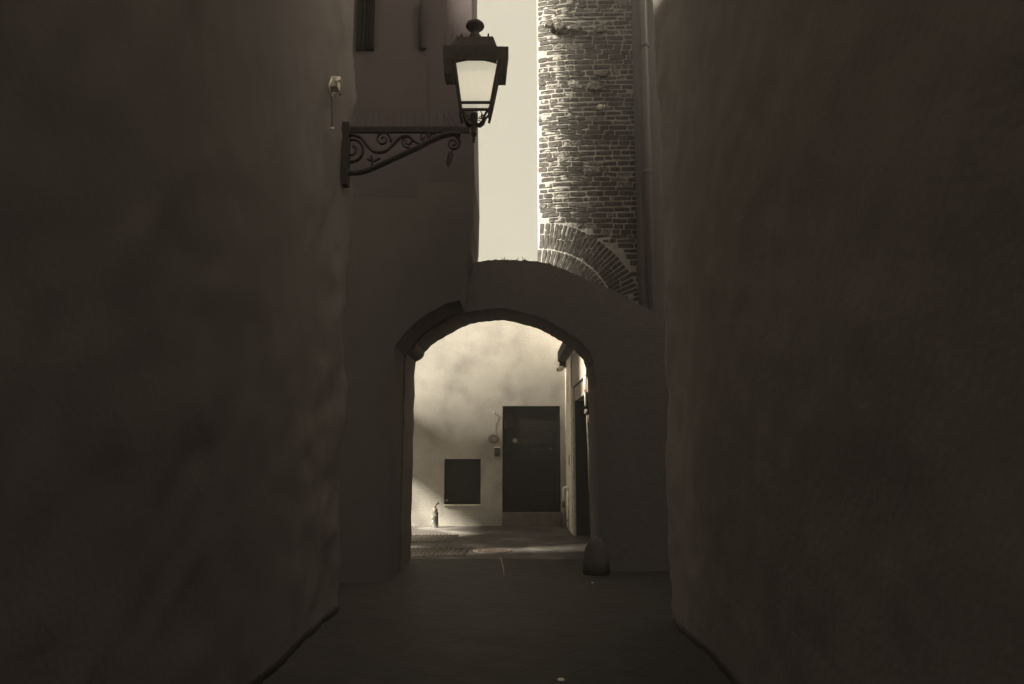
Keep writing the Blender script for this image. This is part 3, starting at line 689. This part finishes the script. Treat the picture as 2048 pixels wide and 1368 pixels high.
# added pipe standing in for the lit, peeling edge of the right jamb
YP = 11.62
px_, _ = XZ(1173, 800, YP)
pp = thing('jamb_edge_pipe', (px_, YP, 0), 'white pipe standing in for the lit, peeling right jamb edge of the arch', 'pipe')
pz = lambda v: XZ(0, v, YP)[1]
m = MB(); m.tube([(XZ(1171, 732, YP)[0], YP, pz(730)), (XZ(1170, 760, YP)[0], YP, pz(760)), (XZ(1172, 812, YP)[0], YP, pz(812))], [0.018, 0.024, 0.020], 12); m.build('upper_pipe', 'peel', pp, True)  # white colour carries the light on the jamb edge
m = MB(); m.lathe([(0.022, -.05), (0.034, -.045), (0.034, 0.0), (0.026, .01), (0.028, .03)], (XZ(1173, 820, YP)[0], YP, pz(822)), 14); m.build('collar', 'rust_metal', pp, True)
m = MB(); m.tube([(XZ(1174, 824, YP)[0], YP, pz(824)), (XZ(1175, 842, YP)[0], YP, pz(842)), (XZ(1178, 900, YP)[0], YP, pz(900)), (XZ(1183, 1080, YP)[0], YP, 0.0)], [0.014, 0.02, 0.022, 0.022], 12); m.build('lower_pipe', 'rust_metal', pp, True)
m = MB(); m.tube([(XZ(1177, 830, YP-.15)[0], YP-.17, pz(830)), (XZ(1178.5, 845, YP-.15)[0], YP-.17, pz(846))], [0.012, 0.016], 10); m.build('tap', 'peel', pp, True)

# left side of the courtyard: unseen wall added, cut so the sun falls in patches
ls = thing('sun_shaping_wall', (-3.4, 13, 0), 'unseen pale wall added left of the courtyard to shape the sunlight', 'building')
GAP_H = 2.12
sun_edge = [(11.02, GAP_H), (YC-.01, GAP_H), (YC-.01, 2.9), (15.1, 3.3), (14.75, 4.6), (14.47, 5.8), (14.2, 7.0), (11.02, 7.6)]  # outline stepped to set the sun's edge on the back wall
m = MB(); m.add([(-3.6, y, z) for y, z in sun_edge]+[(-3.2, y, z) for y, z in sun_edge], [tuple(range(8)), tuple(range(15, 7, -1))]+[(i, i+8, (i+1) % 8+8, (i+1) % 8) for i in range(8)]); m.build('wall', 'back_plaster', ls)
m = MB(); m.box((-3.6, 12.0, 0), (-3.2, 13.0, GAP_H-.002)); m.box((-3.6, 11.02, 1.6), (-3.2, 11.998, GAP_H-.002)); m.build('pier', 'back_plaster', ls)
cs = thing('added_blocker', (5.4, 9, 0), 'unseen tall dark block added on the right to keep sky light out', 'building')
m = MB(); m.box((4.61, 4.0, 0), (6.5, 12.5, 18)); m.build('wall', 'dark_plaster', cs)  # unseen mass added to cut sky light on the left wall
cs = thing('added_blocker', (-5.5, 8.2, 0), 'unseen tall dark block added on the left to keep sun off the plaster house', 'building')
m = MB(); m.box((-6.5, 6.0, 0), (-4.5, 8.65, 10.4)); m.build('wall', 'dark_plaster', cs)  # unseen mass added; its height sets the sun's edge on the plaster

# ------------------------------------------------------------------ things set in the paving
def slot_grate(y0, y1, x0, x1, label):
    o = thing('floor_grate', ((x0+x1)/2, (y0+y1)/2, 0), label, 'grate', 'ribbed steel grates in the courtyard paving')
    m = MB(); m.box((x0-.02, y0-.03, 0.004), (x1+.02, y0, .010)); m.box((x0-.02, y1, 0.004), (x1+.02, y1+.03, .010)); m.box((x1+.0, y0-.001, 0.004), (x1+.021, y1+.001, .0105)); m.box((x0-.021, y0-.001, 0.004), (x0, y1+.001, .0105)); m.build('frame', 'rust_metal', o)
    m = MB(); x = x0
    while x < x1:
        m.add([(x, y0, .003), (x+.02, y0, .030), (x+.034, y0, .003), (x+.05, y1, .003), (x+.07, y1, .030), (x+.084, y1, .003)], [(0, 1, 4, 3), (1, 2, 5, 4), (0, 2, 1), (3, 4, 5)])
        x += 0.062
    m.build('slats', 'steel', o)
slot_grate(11.35, 12.1, -2.6, -0.7, 'ribbed steel floor grate nearest the arch on the left')
slot_grate(12.9, 13.9, -2.6, -1.0, 'ribbed steel floor grate farther back near the standpipe')
mx_, my_ = P(988, 1103, 1)[0], 0
def G(u, v):
    p = P(u, v, 1.0); s = -EYE/(p[2]-EYE); return Vector((p[0]*s, s, 0))
c = G(985, 1102)
mh = thing('manhole_cover', (c.x, c.y, 0), 'round iron manhole cover in the courtyard paving', 'manhole cover')
m = MB(); m.lathe([(0.30, 0.004), (0.30, 0.014), (0.27, 0.014), (0.265, 0.008)], (c.x, c.y, 0), 36); m.build('rim', 'rust_metal', mh)
m = MB(); 
for i in range(-4, 5): 
    w_ = math.sqrt(max(0, .24**2-(i*.05)**2)); m.box((c.x-w_, c.y+i*.05-.012, .009), (c.x+w_, c.y+i*.05+.012, .015))
m.build('lid', 'rust_metal', mh)
cr = [G(1000, 1114), G(1003, 1122), G(1005, 1130), G(1007, 1140), G(1008, 1152)]
m = MB(); m.tube([p+Vector((0, 0, .006)) for p in cr], [0.005, .008, .007, .006, .004], 6)
tag(m.build('cord', 'scratch', None, True, tuple(cr[2])), 'thin pale cord end lying on the dark paving', 'cord')
for (u, v, r, lb) in ((1185, 1166, .012, 'tiny white stud standing in for a glint on the paving near the right wall'), (1122, 1360, .022, 'tiny white round stud standing in for a glint on the paving nearest the viewer')):
    c = G(u, v); m = MB(); m.lathe([(r*1.2, 0.0), (r*1.2, .004), (r*.7, .010), (r*.3, .012)], (c.x, c.y, 0.001), 16)  # added stud, its white colour stands for a glint
    tag(m.build('glint_stud', 'white', None, True, (c.x, c.y, 0)), lb, 'stud', 'white studs standing in for glints on the paving')

hz = MB(); hz.box((-12, -8, -1), (12, 19, 19))  # haze box added to lift the dark tones
vm = bpy.data.materials.new('lift_haze'); vm.use_nodes = True; t = vm.node_tree; t.nodes.remove(t.nodes['Principled BSDF'])
pv = t.nodes.new('ShaderNodeVolumePrincipled'); pv.inputs['Density'].default_value = HAZE; pv.inputs['Color'].default_value = (0.95, 0.93, 0.9, 1)
t.links.new(pv.outputs[0], t.nodes['Material Output'].inputs['Volume']); M['haze'] = vm
if HAZE > 0: tag(hz.build('haze', 'haze'), None, None, kind='stuff')
scn.cycles.volume_bounces = 1
scn.cycles.max_bounces = 8
scn.cycles.diffuse_bounces = 5
